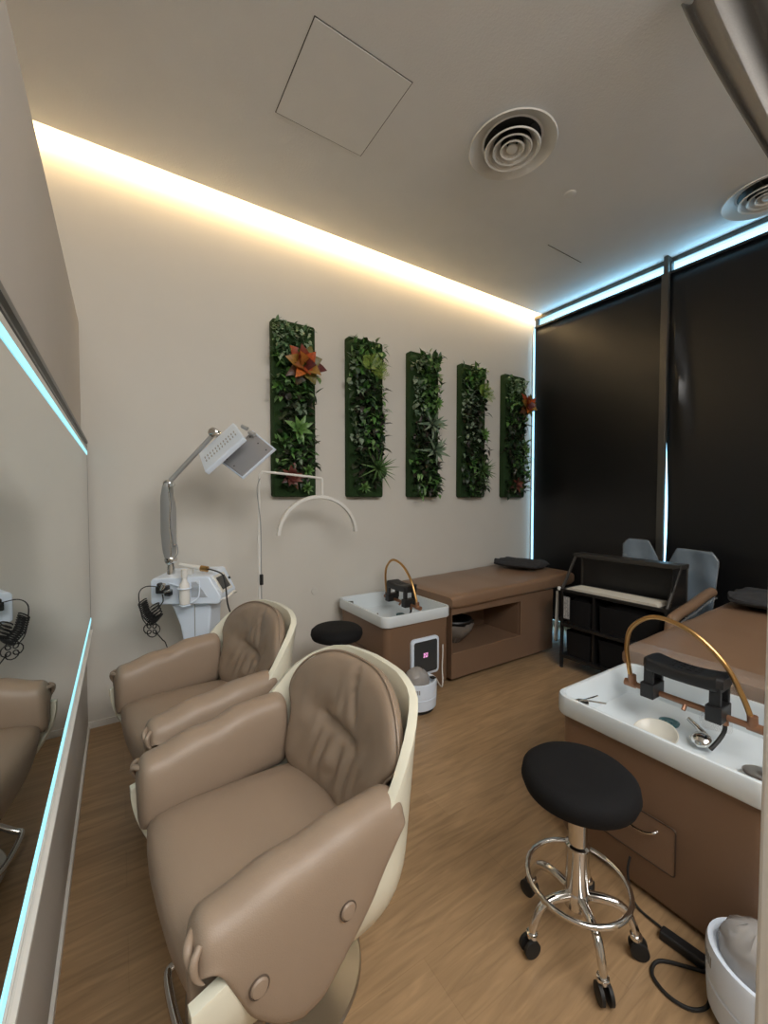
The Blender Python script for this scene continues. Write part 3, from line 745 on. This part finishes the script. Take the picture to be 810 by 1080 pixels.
# foot steamers
def steamer(loc, rz, label):
    t = thing('steam_machine', label, 'steamer', loc, rz)
    E = lambda hx, hy, z: [V(hx*math.cos(2*PI*i/40), hy*math.sin(2*PI*i/40), z) for i in range(40)]
    bm = bmesh.new(); loft(bm, [E(.10, .085, .0), E(.108, .093, .006), E(.108, .093, .03)]); obj('dark_foot', bm, 'blackm', t)
    bm = bmesh.new(); loft(bm, [E(.112, .098, .025), E(.122, .108, .032), E(.126, .112, .10), E(.1225, .1085, .103), E(.1225, .1085, .106), E(.126, .112, .109), E(.128, .112, .185), E(.124, .108, .198), E(.114, .10, .20), E(.105, .09, .19), E(.098, .084, .165), E(.03, .03, .16)])
    bd = obj('body', bm, 'machine', t)
    bm = bmesh.new()
    for k in range(7):
        a = PI+.5+k*.09; box(bm, -.0015, .0015, -.0035, .0035, .145, .172, mtx=Matrix.Translation((.127*math.cos(a), .111*math.sin(a), 0)) @ Matrix.Rotation(a, 4, 'Z'))
    obj('vent_slots', bm, 'grey', bd, smooth=False)
    obj('control_button', B(.078, .108, -.055, -.02, .196, .206), 'blackm', bd, smooth=False, bevel=.003)
    bm = bmesh.new(); L = []
    for j in range(10):
        q = j/9; r = .085*math.sqrt(max(0, 1-(q*.97)**3))
        L.append([V(-.015+(r+.010*noise.noise(Vector((math.cos(2*PI*i/36)*2.5, math.sin(2*PI*i/36)*2.5, q*4))))*math.cos(2*PI*i/36), (r*.95+.010*noise.noise(Vector((i*.6, j*.6, 5))))*math.sin(2*PI*i/36), .17+.105*q+.006*noise.noise(Vector((i*.5, j*.7, 2)))) for i in range(36)])
    loft(bm, L); obj('plastic_bag_cover', bm, 'filmgrey', t)
    obj('hose', T_([(.09, -.0, .205), (.125, -.02, .19), (.18, -.0, .12), (.24, .04, .07), (.29, .09, .09), (.315, .125, .16), (.322, .128, .25), (.322, .128, .33)], .0045, 8, 6), 'white', t)
    return t
sm = steamer((1.655, 2.145, 0), 0, 'white foot steamer with grey plastic bag on top, below the lit display')
dup(sm, (1.378, .325, 0), math.radians(-110), 'white foot steamer with grey plastic bag in the bottom right corner')

# ------------------------------------------------------------------ hair care device on its stand
MR = -YAW
t = thing('laser_hair_device', 'white hair treatment device with articulated arm and folding panels', 'salon device', (.143, 2.688, 0), MR)
# local: x to the camera's right, y away from the camera
bm = bmesh.new(); prof = [(0, .80), (0, .925), (.012, .94), (.318, .955), (.335, .95), (.40, .84), (.40, .815), (.385, .795), (.01, .79)]
loft(bm, [[V(x, y, z+.02*(y > .1 and .9 < z)) for x, z in prof] for y in (0, .24)])
bd = obj('body', bm, 'machine', t, smooth=False, bevel=.008, bseg=3)
bm = bmesh.new()
for k in range(14):
    z = .835+k*.0065; box(bm, .235, .235+.09-k*.0045, -.0025, .001, z, z+.0025)
obj('louvre_grille', bm, 'grey', bd, smooth=False)
bm = bmesh.new(); mm = frame((.3715, .115, .900), (0, 1, 0), (.86, 0, .5)); box(bm, -.06, .06, -.040, .040, -.004, .0035, mtx=mm); obj('screen', bm, 'screen', bd, smooth=False, bevel=.002)
bm = bmesh.new(); box(bm, -.078, .078, -.056, .056, -.006, .0015, mtx=mm); obj('screen_bezel', bm, 'white', bd, smooth=False, bevel=.002)
obj('knob', L_([(.008, 0), (.008, .008), (.002, .009)], n=14, mtx=frame((.368, .215, .905), (0, 1, 0), (.86, 0, .5))), 'blackm', bd)
obj('front_handle', T_([(.39, .03, .815), (.42, .05, .822), (.43, .12, .84), (.42, .19, .822), (.39, .21, .815)], .008, 8, 5), 'white', bd)
bm = bmesh.new(); loops = []
for z, a, b_ in ((.795, .09, .33), (.74, .115, .325), (.66, .145, .32), (.55, .165, .315), (.3, .17, .312), (.10, .165, .32)):
    loops.append([V(a, .04, z), V(b_, .04, z), V(b_, .20, z), V(a, .20, z)])
loft(bm, loops); cl = obj('column', bm, 'machine', t, smooth=False, bevel=.01)
obj('column_seam', B(.232, .236, .0375, .041, .12, .79), 'silver', cl, smooth=False)
obj('foot_base', B(.03, .42, -.02, .26, .06, .10), 'machine', t, smooth=False, bevel=.015)
for x, y in ((.07, .02), (.38, .02), (.07, .22), (.38, .22)):
    obj('wheel', L_([(.012, -.012), (.03, -.010), (.03, .010), (.012, .012)], n=20, mtx=frame((x, y, .03), (0, 0, 1), (1, 0, 0))), 'rubber', t)
obj('side_strut', T_([(.02, .25, .80), (.1, .27, .60), (.03, .27, .42)], .006, 8, 1, smooth=False), 'silver', t)
# arm : points along screen-parallel plane y=.10
def jt(bm, x, z, r, w=.05, y=.10):
    lathe(bm, [(r*.7, -w/2-.006), (r, -w/2), (r, w/2), (r*.7, w/2+.006)], n=24, mtx=frame((x, y, z), (1, 0, 0), (0, -1, 0)))
P1 = (.068, 1.035); P2 = (.064, 1.485); P3 = (.338, 1.785)
bm = bmesh.new(); lathe(bm, [(.022, .93), (.022, .99), (.018, 1.01)], .068, .10, 20); jt(bm, *P1, .026); obj('arm_joint', bm, 'chrome', t); bm = bmesh.new(); jt(bm, *P2, .024)
lathe(bm, [(.012, -.06), (.012, -.035)], n=16, mtx=frame((P2[0]+.045, .10, P2[1]-.005), (1, 0, 0), (0, 1, 0)))
ja = obj('arm_joint', bm, 'chrome', t)
bm = bmesh.new(); loops = []
for q in range(13):
    k = q/12; z = lerp(P1[1]+.01, P2[1]+.005, k); cx_ = .068-.004*k
    wl = interp(k, [0, .1, .35, .8, 1], [.026, .038, .046, .044, .026]); wr = interp(k, [0, .1, .3, .7, .85, 1], [.016, .028, .030, .032, .016, .012])
    loops.append([V(cx_+px_, .10+py_, z) for px_, py_ in ((-wl, -.022), (-wl*.3, -.034), (wr*.6, -.034), (wr, -.018), (wr, .018), (wr*.6, .034), (-wl*.3, .034), (-wl, .022))])
loft(bm, loops); la = obj('lower_arm', bm, 'silver', t, bevel=.004)
obj('arm_trim_line', T_([(.088, .062, 1.06), (.091, .062, 1.16), (.083, .062, 1.25), (.091, .062, 1.36), (.081, .062, 1.46)], .0045, 8, 6), 'chrome', la)
bm = bmesh.new(); tube(bm, [(P2[0]+.01, .10, P2[1]+.02), (P3[0]-.008, .10, P3[1]-.01)], .0135, 10, 1, smooth=False); ua = obj('upper_arm', bm, 'silver', t)
bm = bmesh.new(); jt(bm, *P3, .028); lathe(bm, [(.013, 0), (.013, .06)], n=16, mtx=frame((P3[0]+.015, .10, P3[1]-.005), (0, 1, 0), (1, 0, -.35))); obj('head_joint', bm, 'chrome', ua)
obj('arm_cable', T_([(.07, .07, 1.50), (.10, .07, 1.15), (.12, .07, 1.13), (.125, .07, 1.08), (.10, .07, 1.04)], .003, 6, 6), 'grey', la)
# folding panels, laid out in the device frame
def dev(px, py, d):   # a point d metres along the lens axis from the viewpoint, in the device frame
    x = (px-405)/434*d; z = HE-(py-525.6)/434*d
    return V(x+1.32+.0, d-2.30+.08, z)
def slab(corners, th, name, m_, parent, bev=.006):
    a, b_, c, d = corners; n = (b_-a).cross(d-a).normalized()
    bm = bmesh.new(); loft(bm, [[p for p in corners], [p+n*th for p in corners]])
    return obj(name, bm, m_, parent, smooth=False, bevel=bev)
A0, A1 = dev(246, 446, 2.33), dev(207.5, 480, 2.33); A3, A2 = dev(257, 462, 2.14), dev(214, 500, 2.14)
hA = slab([A0, A1, A2, A3], .03, 'light_panel', 'machine', t)
bm = bmesh.new(); n_ = (A1-A0).cross(A3-A0).normalized()
for k in range(12):
    for q in (.45, .62):
        c = A0+(A1-A0)*(.10+.072*k)+(A3-A0)*q; box(bm, -.003, .003, -.010, .010, -.001, .002, mtx=frame(c+n_*.0305, (A1-A0), n_))
obj('vent_slots', bm, 'grey', hA, smooth=False)
B0, B1, B2, B3 = dev(262, 452, 2.27), dev(285, 470.5, 2.16), dev(250.5, 501, 2.16), dev(228, 484, 2.27)
hB = slab([B0, B1, B2, B3], .028, 'light_panel', 'panelgrey', t, .004)
cb_ = (B0+B1+B2+B3)/4
bm = bmesh.new(); e_ = [cb_+(p-cb_)*1.03+V(0, 0, .0) for p in (B0, B1, B2, B3)]
nB = (B1-B0).cross(B3-B0).normalized(); tube(bm, [p+nB*.012 for p in e_], .009, 8, 1, True, smooth=False); obj('white_rim', bm, 'machine', hB)
bm = bmesh.new()
for fu, fv in ((.12, .12), (.88, .12), (.12, .88), (.88, .88), (.12, .5), (.88, .5)):
    c = B0+(B1-B0)*fv+(B3-B0)*fu; lathe(bm, [(.004, -.003), (.004, .002), (.001, .002)], n=10, mtx=frame(c, (1, 0, 0), nB))
obj('screw', bm, 'blackm', hB)
bm = bmesh.new()
for k in (.15, .75):
    c = lerp(A0, B0, .5)+(B1-B0)*k*.6; lathe(bm, [(.012, -.02), (.012, .02)], n=14, mtx=frame(c+V(.0, -.02, .012), (0, 1, 0), (1, -.3, -.5)))
obj('panel_hinge', bm, 'silver', t)
obj('head_bracket', T_([(P3[0]+.06, .10, P3[1]-.025), tuple((A0+A1)/2+V(.0, .04, -.0))], .014, 10, 1, smooth=False), 'silver', t)
# hand piece on top and the holder at the front
hp_ = thing('hand_piece', 'cream and gold hand piece lying on the white device, with black cable', 'hand tool', (.143, 2.688, 0), MR)
obj('handle', T_([(.14, .06, 1.012), (.18, .055, 1.006), (.26, .045, .996), (.285, .042, .992)], lambda q: lerp(.011, .0165, q), 14, 5), 'white', hp_)
obj('gold_band', T_([(.272, .044, .994), (.312, .040, .989)], .0172, 16, 1, smooth=False), 'gold', hp_)
obj('rest', B(.19, .215, .04, .075, .955, .990), 'white', hp_, smooth=False)
obj('cable', T_([(.31, .04, .989), (.34, .038, .985), (.40, .03, .96), (.43, .0, .90), (.445, -.01, .80), (.46, .02, .70), (.47, .06, .55), (.47, .1, .3), (.46, .12, .02)], lambda q: .0045, 8, 8), 'rubber', hp_)
tb = thing('spray_bottle', 'white slim bottle in a ring holder on the front of the white device', 'bottle', (.143, 2.688, 0), MR)
obj('bottle_body', L_([(.012, .80), (.026, .805), (.028, .83), (.027, .90), (.024, .92), (.014, .935), (.013, .955), (.017, .958), (.016, 1.0), (.006, 1.005)], .212, -.034, 24), 'white', tb)
bm = bmesh.new(); tube(bm, [(p.x, p.y, .895) for p in circ(.212, -.036, 0, .034, 20)], .005, 8, 1, True); tube(bm, [(.18, -.02, .90), (.10, .004, .915)], .005, 8, 1, smooth=False); tube(bm, [(.245, -.03, .81), (.28, -.01, .84), (.28, .0, .93)], .004, 8, 3)
obj('ring_holder', bm, 'machine', t)
bm = bmesh.new(); tube(bm, [(.245, -.034, .800), (.212, -.06, .797), (.18, -.034, .800), (.18, .0, .80)], .004, 6, 3); obj('lower_ring', bm, 'machine', t)
cc = thing('coiled_cord_tool', 'black clip tool with coiled black cord hanging off the white device', 'cord', (.143, 2.688, 0), MR)
bm = bmesh.new(); box(bm, .055, .115, -.05, .0, .865, .905); box(bm, .065, .085, -.055, -.02, .90, .925); box(bm, .10, .135, -.045, -.01, .85, .885)
obj('clip_body', bm, 'black', cc, smooth=False, bevel=.006)
bm = bmesh.new(); lathe(bm, [(.010, -.02), (.012, 0), (.009, .022)], n=14, mtx=frame((.10, -.055, .905), (1, 0, 0), (.5, -.2, .8))); lathe(bm, [(.008, -.02), (.008, .02)], n=12, mtx=frame((.125, -.05, .88), (1, 0, 0), (1, 0, .2)))
obj('metal_fitting', bm, 'chrome', cc)
pts = []
for i in range(230):
    k = i/229; a = i*.62
    cx_ = interp(k, [0, .3, .55, .8, 1], [-.03, -.01, .03, .06, .04]); cz = interp(k, [0, .3, .6, .8, 1], [.82, .75, .70, .73, .80])
    pts.append(V(cx_+.022*math.cos(a), -.03+.022*math.sin(a)*.8, cz+.014*math.sin(a*1.0+1)))
bm = bmesh.new(); tube(bm, pts, .0034, 6, 1, smooth=False); obj('coiled_cord', bm, 'rubber', cc)
pts = []
for i in range(90):
    a = i*2*PI/9; pts.append(V(.03+.028*math.cos(i*.14)+.018*math.cos(a), -.045, .665+.028*math.sin(i*.14)+.018*math.sin(a)))
bm = bmesh.new(); tube(bm, pts, .0028, 6, 1, smooth=False); obj('cord_knot', bm, 'rubber', cc)
bm = bmesh.new(); tube(bm, [(.07, -.03, .90), (.0, -.04, .905), (-.04, -.04, .87), (-.045, -.03, .80), (-.03, -.03, .72), (.0, -.03, .68)], .0028, 6, 6)
tube(bm, [(.09, -.04, .86), (.095, -.045, .82), (.06, -.04, .78)], .003, 6, 5); tube(bm, [(.05, -.045, .65), (.08, -.03, .60), (.085, .0, .56), (.1, .04, .4), (.11, .06, .12)], .003, 6, 6)
obj('loose_cord', bm, 'rubber', cc)

# ------------------------------------------------------------------ half-moon floor lamp
lp = thing('half_moon_lamp', 'thin white floor lamp with an arched half moon head', 'lamp', (.775, 2.72, 0))
obj('base', L_([(.13, 0), (.13, .012), (.12, .018), (.02, .022), (.002, .022)], n=40), 'white', lp)
bm = bmesh.new(); tube(bm, [(0, 0, .02), (0, 0, 1.15)], .0125, 14, 1, smooth=False); obj('lower_pole', bm, 'white', lp)
bm = bmesh.new(); tube(bm, [(0, 0, 1.14), (0, 0, 1.30), (.002, 0, 1.50), (.004, 0, 1.545), (.018, 0, 1.568), (.05, 0, 1.574), (.25, 0, 1.560), (.425, 0, 1.545), (.448, 0, 1.535), (.452, 0, 1.51), (.452, 0, 1.41)], .0085, 12, 5); obj('upper_pole', bm, 'white', lp)
bm = bmesh.new(); P = []
for i in range(25):
    a = lerp(PI*.985, PI*.02, i/24); P.append(V(.425+.296*math.cos(a), 0, 1.135+.275*math.sin(a)))
loops = []
for i, p in enumerate(P):
    tg = (P[min(i+1, 24)]-P[max(i-1, 0)]).normalized(); nn = V(-tg.z, 0, tg.x)
    loops.append([p+nn*a_+V(0, b_, 0) for a_, b_ in ((.011, -.016), (.014, 0), (.011, .016), (-.009, .016), (-.012, 0), (-.009, -.016))])
loft(bm, loops); obj('lamp_head', bm, 'white', lp)
obj('switch', B(-.005, .017, -.028, -.010, .83, .90), 'black', lp, smooth=False, bevel=.004)
bm = bmesh.new(); tube(bm, [(.004, -.014, 1.53), (-.016, -.015, 1.45), (.004, -.016, 1.25), (.006, -.018, 1.0), (.006, -.018, .5), (.01, -.02, .03)], .0025, 6, 6); obj('cord', bm, 'grey', lp)

# ------------------------------------------------------------------ wall plug cover / mark
tag(obj('wall_socket_blank', L_([(.028, 0), (.026, .004), (.002, .005)], n=24, mtx=frame((1.30, YB-.001, .66), (1, 0, 0), (0, -1, 0))), 'wall'), 'small round blank cap on back wall above the far stool', 'socket blank')

# ------------------------------------------------------------------ black trolley by the window
ct = thing('black_cart', 'black storage cart with slanted open hood, beside the window post', 'cart', (3.07, 1.27, 0))
D_, Wd = .28, .77
for x in (0, D_):
    for y in (0, Wd): obj('leg', B(x-.011, x+.011, y-.011, y+.011, .02, .655), 'blackm', ct, smooth=False, bevel=.002)
for x in (0, D_):
    for y in (0, Wd): obj('foot', L_([(.012, 0), (.015, .004), (.011, .022)], x, y, 12), 'black', ct)
for z in (.10, .36, .645):
    bm = bmesh.new(); box(bm, -.012, D_+.012, -.012, Wd+.012, z-.012, z+.012); obj('shelf', bm, 'blackm', ct, smooth=False, bevel=.003)
obj('back_panel', B(D_-.004, D_+.004, .01, Wd-.01, .10, .92), 'blackm', ct, smooth=False)
obj('divider', B(.01, D_, .50, .52, .10, .64), 'blackm', ct, smooth=False)
for y, nm in ((0, 0), (Wd, 1)):
    bm = bmesh.new(); tube(bm, [(0, y, .655), (.19, y, .925), (D_, y, .925)], .012, 8, 1, smooth=False); tube(bm, [(D_, y, .65), (D_, y, .925)], .012, 8, 1, smooth=False); obj('hood_rail', bm, 'hood', ct)
obj('hood_top', B(.165, D_+.012, -.014, Wd+.014, .905, .938), 'hood', ct, smooth=False, bevel=.004)
obj('hood_end_panel', B(.06, D_, -.006, -.002, .66, .92), 'blackm', ct, smooth=False)
bm = bmesh.new()
for k in range(6): box(bm, .0, .20-.006*k, .05+.004*k, Wd-.03-.006*k, .6575+k*.003, .6600+k*.003)
tag(obj('paper_sheets', bm, 'paper', smooth=False), 'stack of white paper sheets lying in the hood of the black cart', 'paper').location = (3.07, 1.27, 0)
for (z, y0, y1, lb) in ((.373, .53, .75, 'upper left'), (.113, .53, .75, 'lower left'), (.373, .03, .48, 'upper right'), (.113, .03, .48, 'lower right')):
    b_ = thing('storage_bin', 'dark grey mesh bin on the %s of the black cart' % lb, 'bin', (3.07, 1.27, z))
    bm = bmesh.new(); loft(bm, [rrect(.108, (y0+y1)/2, .09, (y1-y0)/2-.01, .02, 0), rrect(.108, (y0+y1)/2, .096, (y1-y0)/2, .025, .20), rrect(.108, (y0+y1)/2, .092, (y1-y0)/2-.006, .022, .20), rrect(.108, (y0+y1)/2, .082, (y1-y0)/2-.02, .02, .01)]); obj('bin_body', bm, 'bin', b_)
    bm = bmesh.new(); loft(bm, [rrect(.108, (y0+y1)/2, .075, (y1-y0)/2-.03, .02, .05), rrect(.108, (y0+y1)/2, .075, (y1-y0)/2-.03, .05, .19), rrect(.108, (y0+y1)/2, .05, (y1-y0)/4, .04, .225)]); obj('bundled_towels', bm, 'bin', b_)
bm = bmesh.new(); box(bm, -.0025, .0, .69, .745, .42, .60)
lb_ = tag(obj('sticker_label', bm, 'grey', smooth=False), 'narrow printed sticker on the left front of the black cart', 'sticker'); lb_.location = (3.05, 1.27, 0)
bm = bmesh.new()
for k in range(20):
    for q in range(3):
        if rng.random() < .8: box(bm, -.0035, -.002, 0.695+q*.016, .695+q*.016+rng.uniform(.006, .013), .428+k*.0085, .431+k*.0085)
obj('print', bm, 'white', lb_, smooth=False)
bg_ = thing('hanging_plastic_bag', 'thin white plastic strip bag hanging at left end of black cart', 'bag', (3.07, 2.075, 0))
def bag_f(u, v): return V(.02*math.sin(u*7+v*3)+.05*u, .012+.03*u+.02*v*(1-u), lerp(.62, .20, v)+.012*math.sin(u*9)*v)
obj('bag', wavy_sheet(10, 16, bag_f), 'whitefilm', bg_, solid=.002)
obj('knob', L_([(.004, .635), (.014, .642), (.016, .652), (.012, .664), (.002, .668)], -.0, -.005, 16), 'white', bg_)

# ------------------------------------------------------------------ film-wrapped armchairs behind the cart
t = thing('wrapped_armchair', 'brown armchair with bluish clear plastic over its back, behind the black cart', 'chair', (3.60, 1.52, 0))
def wc(u, v):      # u 0 far side .. 1 near side; two raised wings with a dip between them
    y = lerp(.36, -.30, u); w = .50+.04*math.sin(u*2)
    top = interp(u, [0, .06, .28, .36, .42, .47, .58, .94, 1], [1.00, 1.05, 1.045, .93, .80, .84, 1.0, .995, .93])
    z = lerp(.45, top, v)
    return V(.06+.05*math.cos((u-.5)*PI)+.07*v+.006*math.sin(u*23+v*4)+.003*math.sin(v*17), y*(1+.04*v), z)
obj('covered_backrest', wavy_sheet(60, 24, wc), 'bluefilm', t, solid=.006)
bm = bmesh.new(); tube(bm, [wc(0, v) for v in (.0, .3, .6, .9)]+[wc(i/30, 1) for i in range(31)]+[wc(1, v) for v in (.9, .6, .3, 0)], .0035, 6, 2); obj('film_edge', bm, 'film', t)
bm = bmesh.new(); loft(bm, [rrect(-.06, .0, .17, .28, .05, z) for z in (.36, .38, .44)]+[rrect(-.06, 0, .16, .27, .05, .46)]); obj('seat', bm, 'brownv', t)
for s_, pts_ in ((-1, [(-.02, -.325, .725), (-.15, -.32, .705), (-.35, -.318, .665), (-.56, -.318, .635), (-.625, -.318, .60), (-.64, -.318, .53), (-.63, -.318, .46)]), (1, [(.02, .33, .72), (-.08, .33, .70), (-.17, .33, .66), (-.18, .33, .50), (-.17, .33, .42)])):
    arm_ = obj('armrest', T_(pts_, .034, 14, 6), 'brownv', t)
    if s_ < 0: obj('armrest_film', T_([Vector(p)+V(.0, -.03, -.035) for p in pts_[:5]], .006, 8, 5), 'film', arm_)
obj('column', L_([(.035, .02), (.035, .36)], 0, -.0, 20), 'chrome', t)
obj('base_disc', L_([(.17, 0), (.17, .01), (.04, .03), (.01, .03)], 0, -.0, 36), 'steel', t)

# ------------------------------------------------------------------ cables on the floor under the near bed
bm = bmesh.new(); tube(bm, [(1.503, .72, .13), (1.48, .715, .08), (1.462, .68, .012), (1.455, .60, .008), (1.45, .53, .008)], .004, 8, 6)
tag(obj('power_cable', bm, 'rubber'), 'thin black cable dropping from the near bed hatch to the floor', 'cable')
pb = thing('power_adapter', 'flat black power adapter on floor along the near bed', 'adapter', (1.44, .53, 0), .1)
obj('adapter_body', B(-.018, .018, -.06, .06, .0, .028), 'black', pb, smooth=False, bevel=.006)
bm = bmesh.new(); tube(bm, [(1.43, .46, .008), (1.40, .50, .006), (1.345, .555, .006), (1.29, .55, .006), (1.27, .50, .006), (1.29, .45, .006), (1.34, .43, .006), (1.40, .45, .006)], .005, 8, 6)
tag(obj('cable_loop', bm, 'rubber'), 'black cable looped on floor beside the near steamer', 'cable')
bm = bmesh.new(); tube(bm, [(1.44, 2.44, .006), (1.455, 2.5, .008), (1.47, 2.58, .12), (1.478, 2.62, .3)], .005, 8, 6)
tag(obj('bed_cable', bm, 'rubber'), 'black cable beside the far basin cabinet and stool', 'cable')

# ------------------------------------------------------------------ curtain, drawn back at upper right
def cur_f(u, v):
    yt = lerp(.82, .27, u); z = lerp(3.44, 2.05, v)
    yb = .30-.03*u
    k = v**1.7*.35+v*.65
    y = lerp(yt, yb, k)-.02*math.sin(v*PI)
    fold = .07*(1-.35*v)*math.sin(u*7*PI+.6)
    return V(1.95+fold+.02*v, max(y, .16), z-.02*math.sin(u*9))
cu = thing('grey_curtain', 'grey fabric curtain swept aside in the upper right corner', 'curtain', (0, 0, 0))
obj('curtain_cloth', wavy_sheet(70, 40, cur_f), 'curtain', cu, solid=.006)
obj('curtain_rail', B(1.935, 1.965, .125, .55, ZC-.018, ZC), 'white', cu, smooth=False)
def cur_g(u, v):
    return V(1.95+.04*math.sin(u*5.2*PI+.6)*(1-.3*v), .20+lerp(.08, -.05, u)+.03*v*(.5-u), lerp(2.06, .75, v))
obj('gathered_tail', wavy_sheet(50, 20, cur_g), 'curtain', cu, solid=.006)
obj('tie_back', T_([(2.02, .24, 2.06), (1.96, .30, 2.05), (1.90, .24, 2.06), (1.94, .15, 2.08), (2.0, .15, 2.08)], .012, 10, 5), 'curtain', cu)
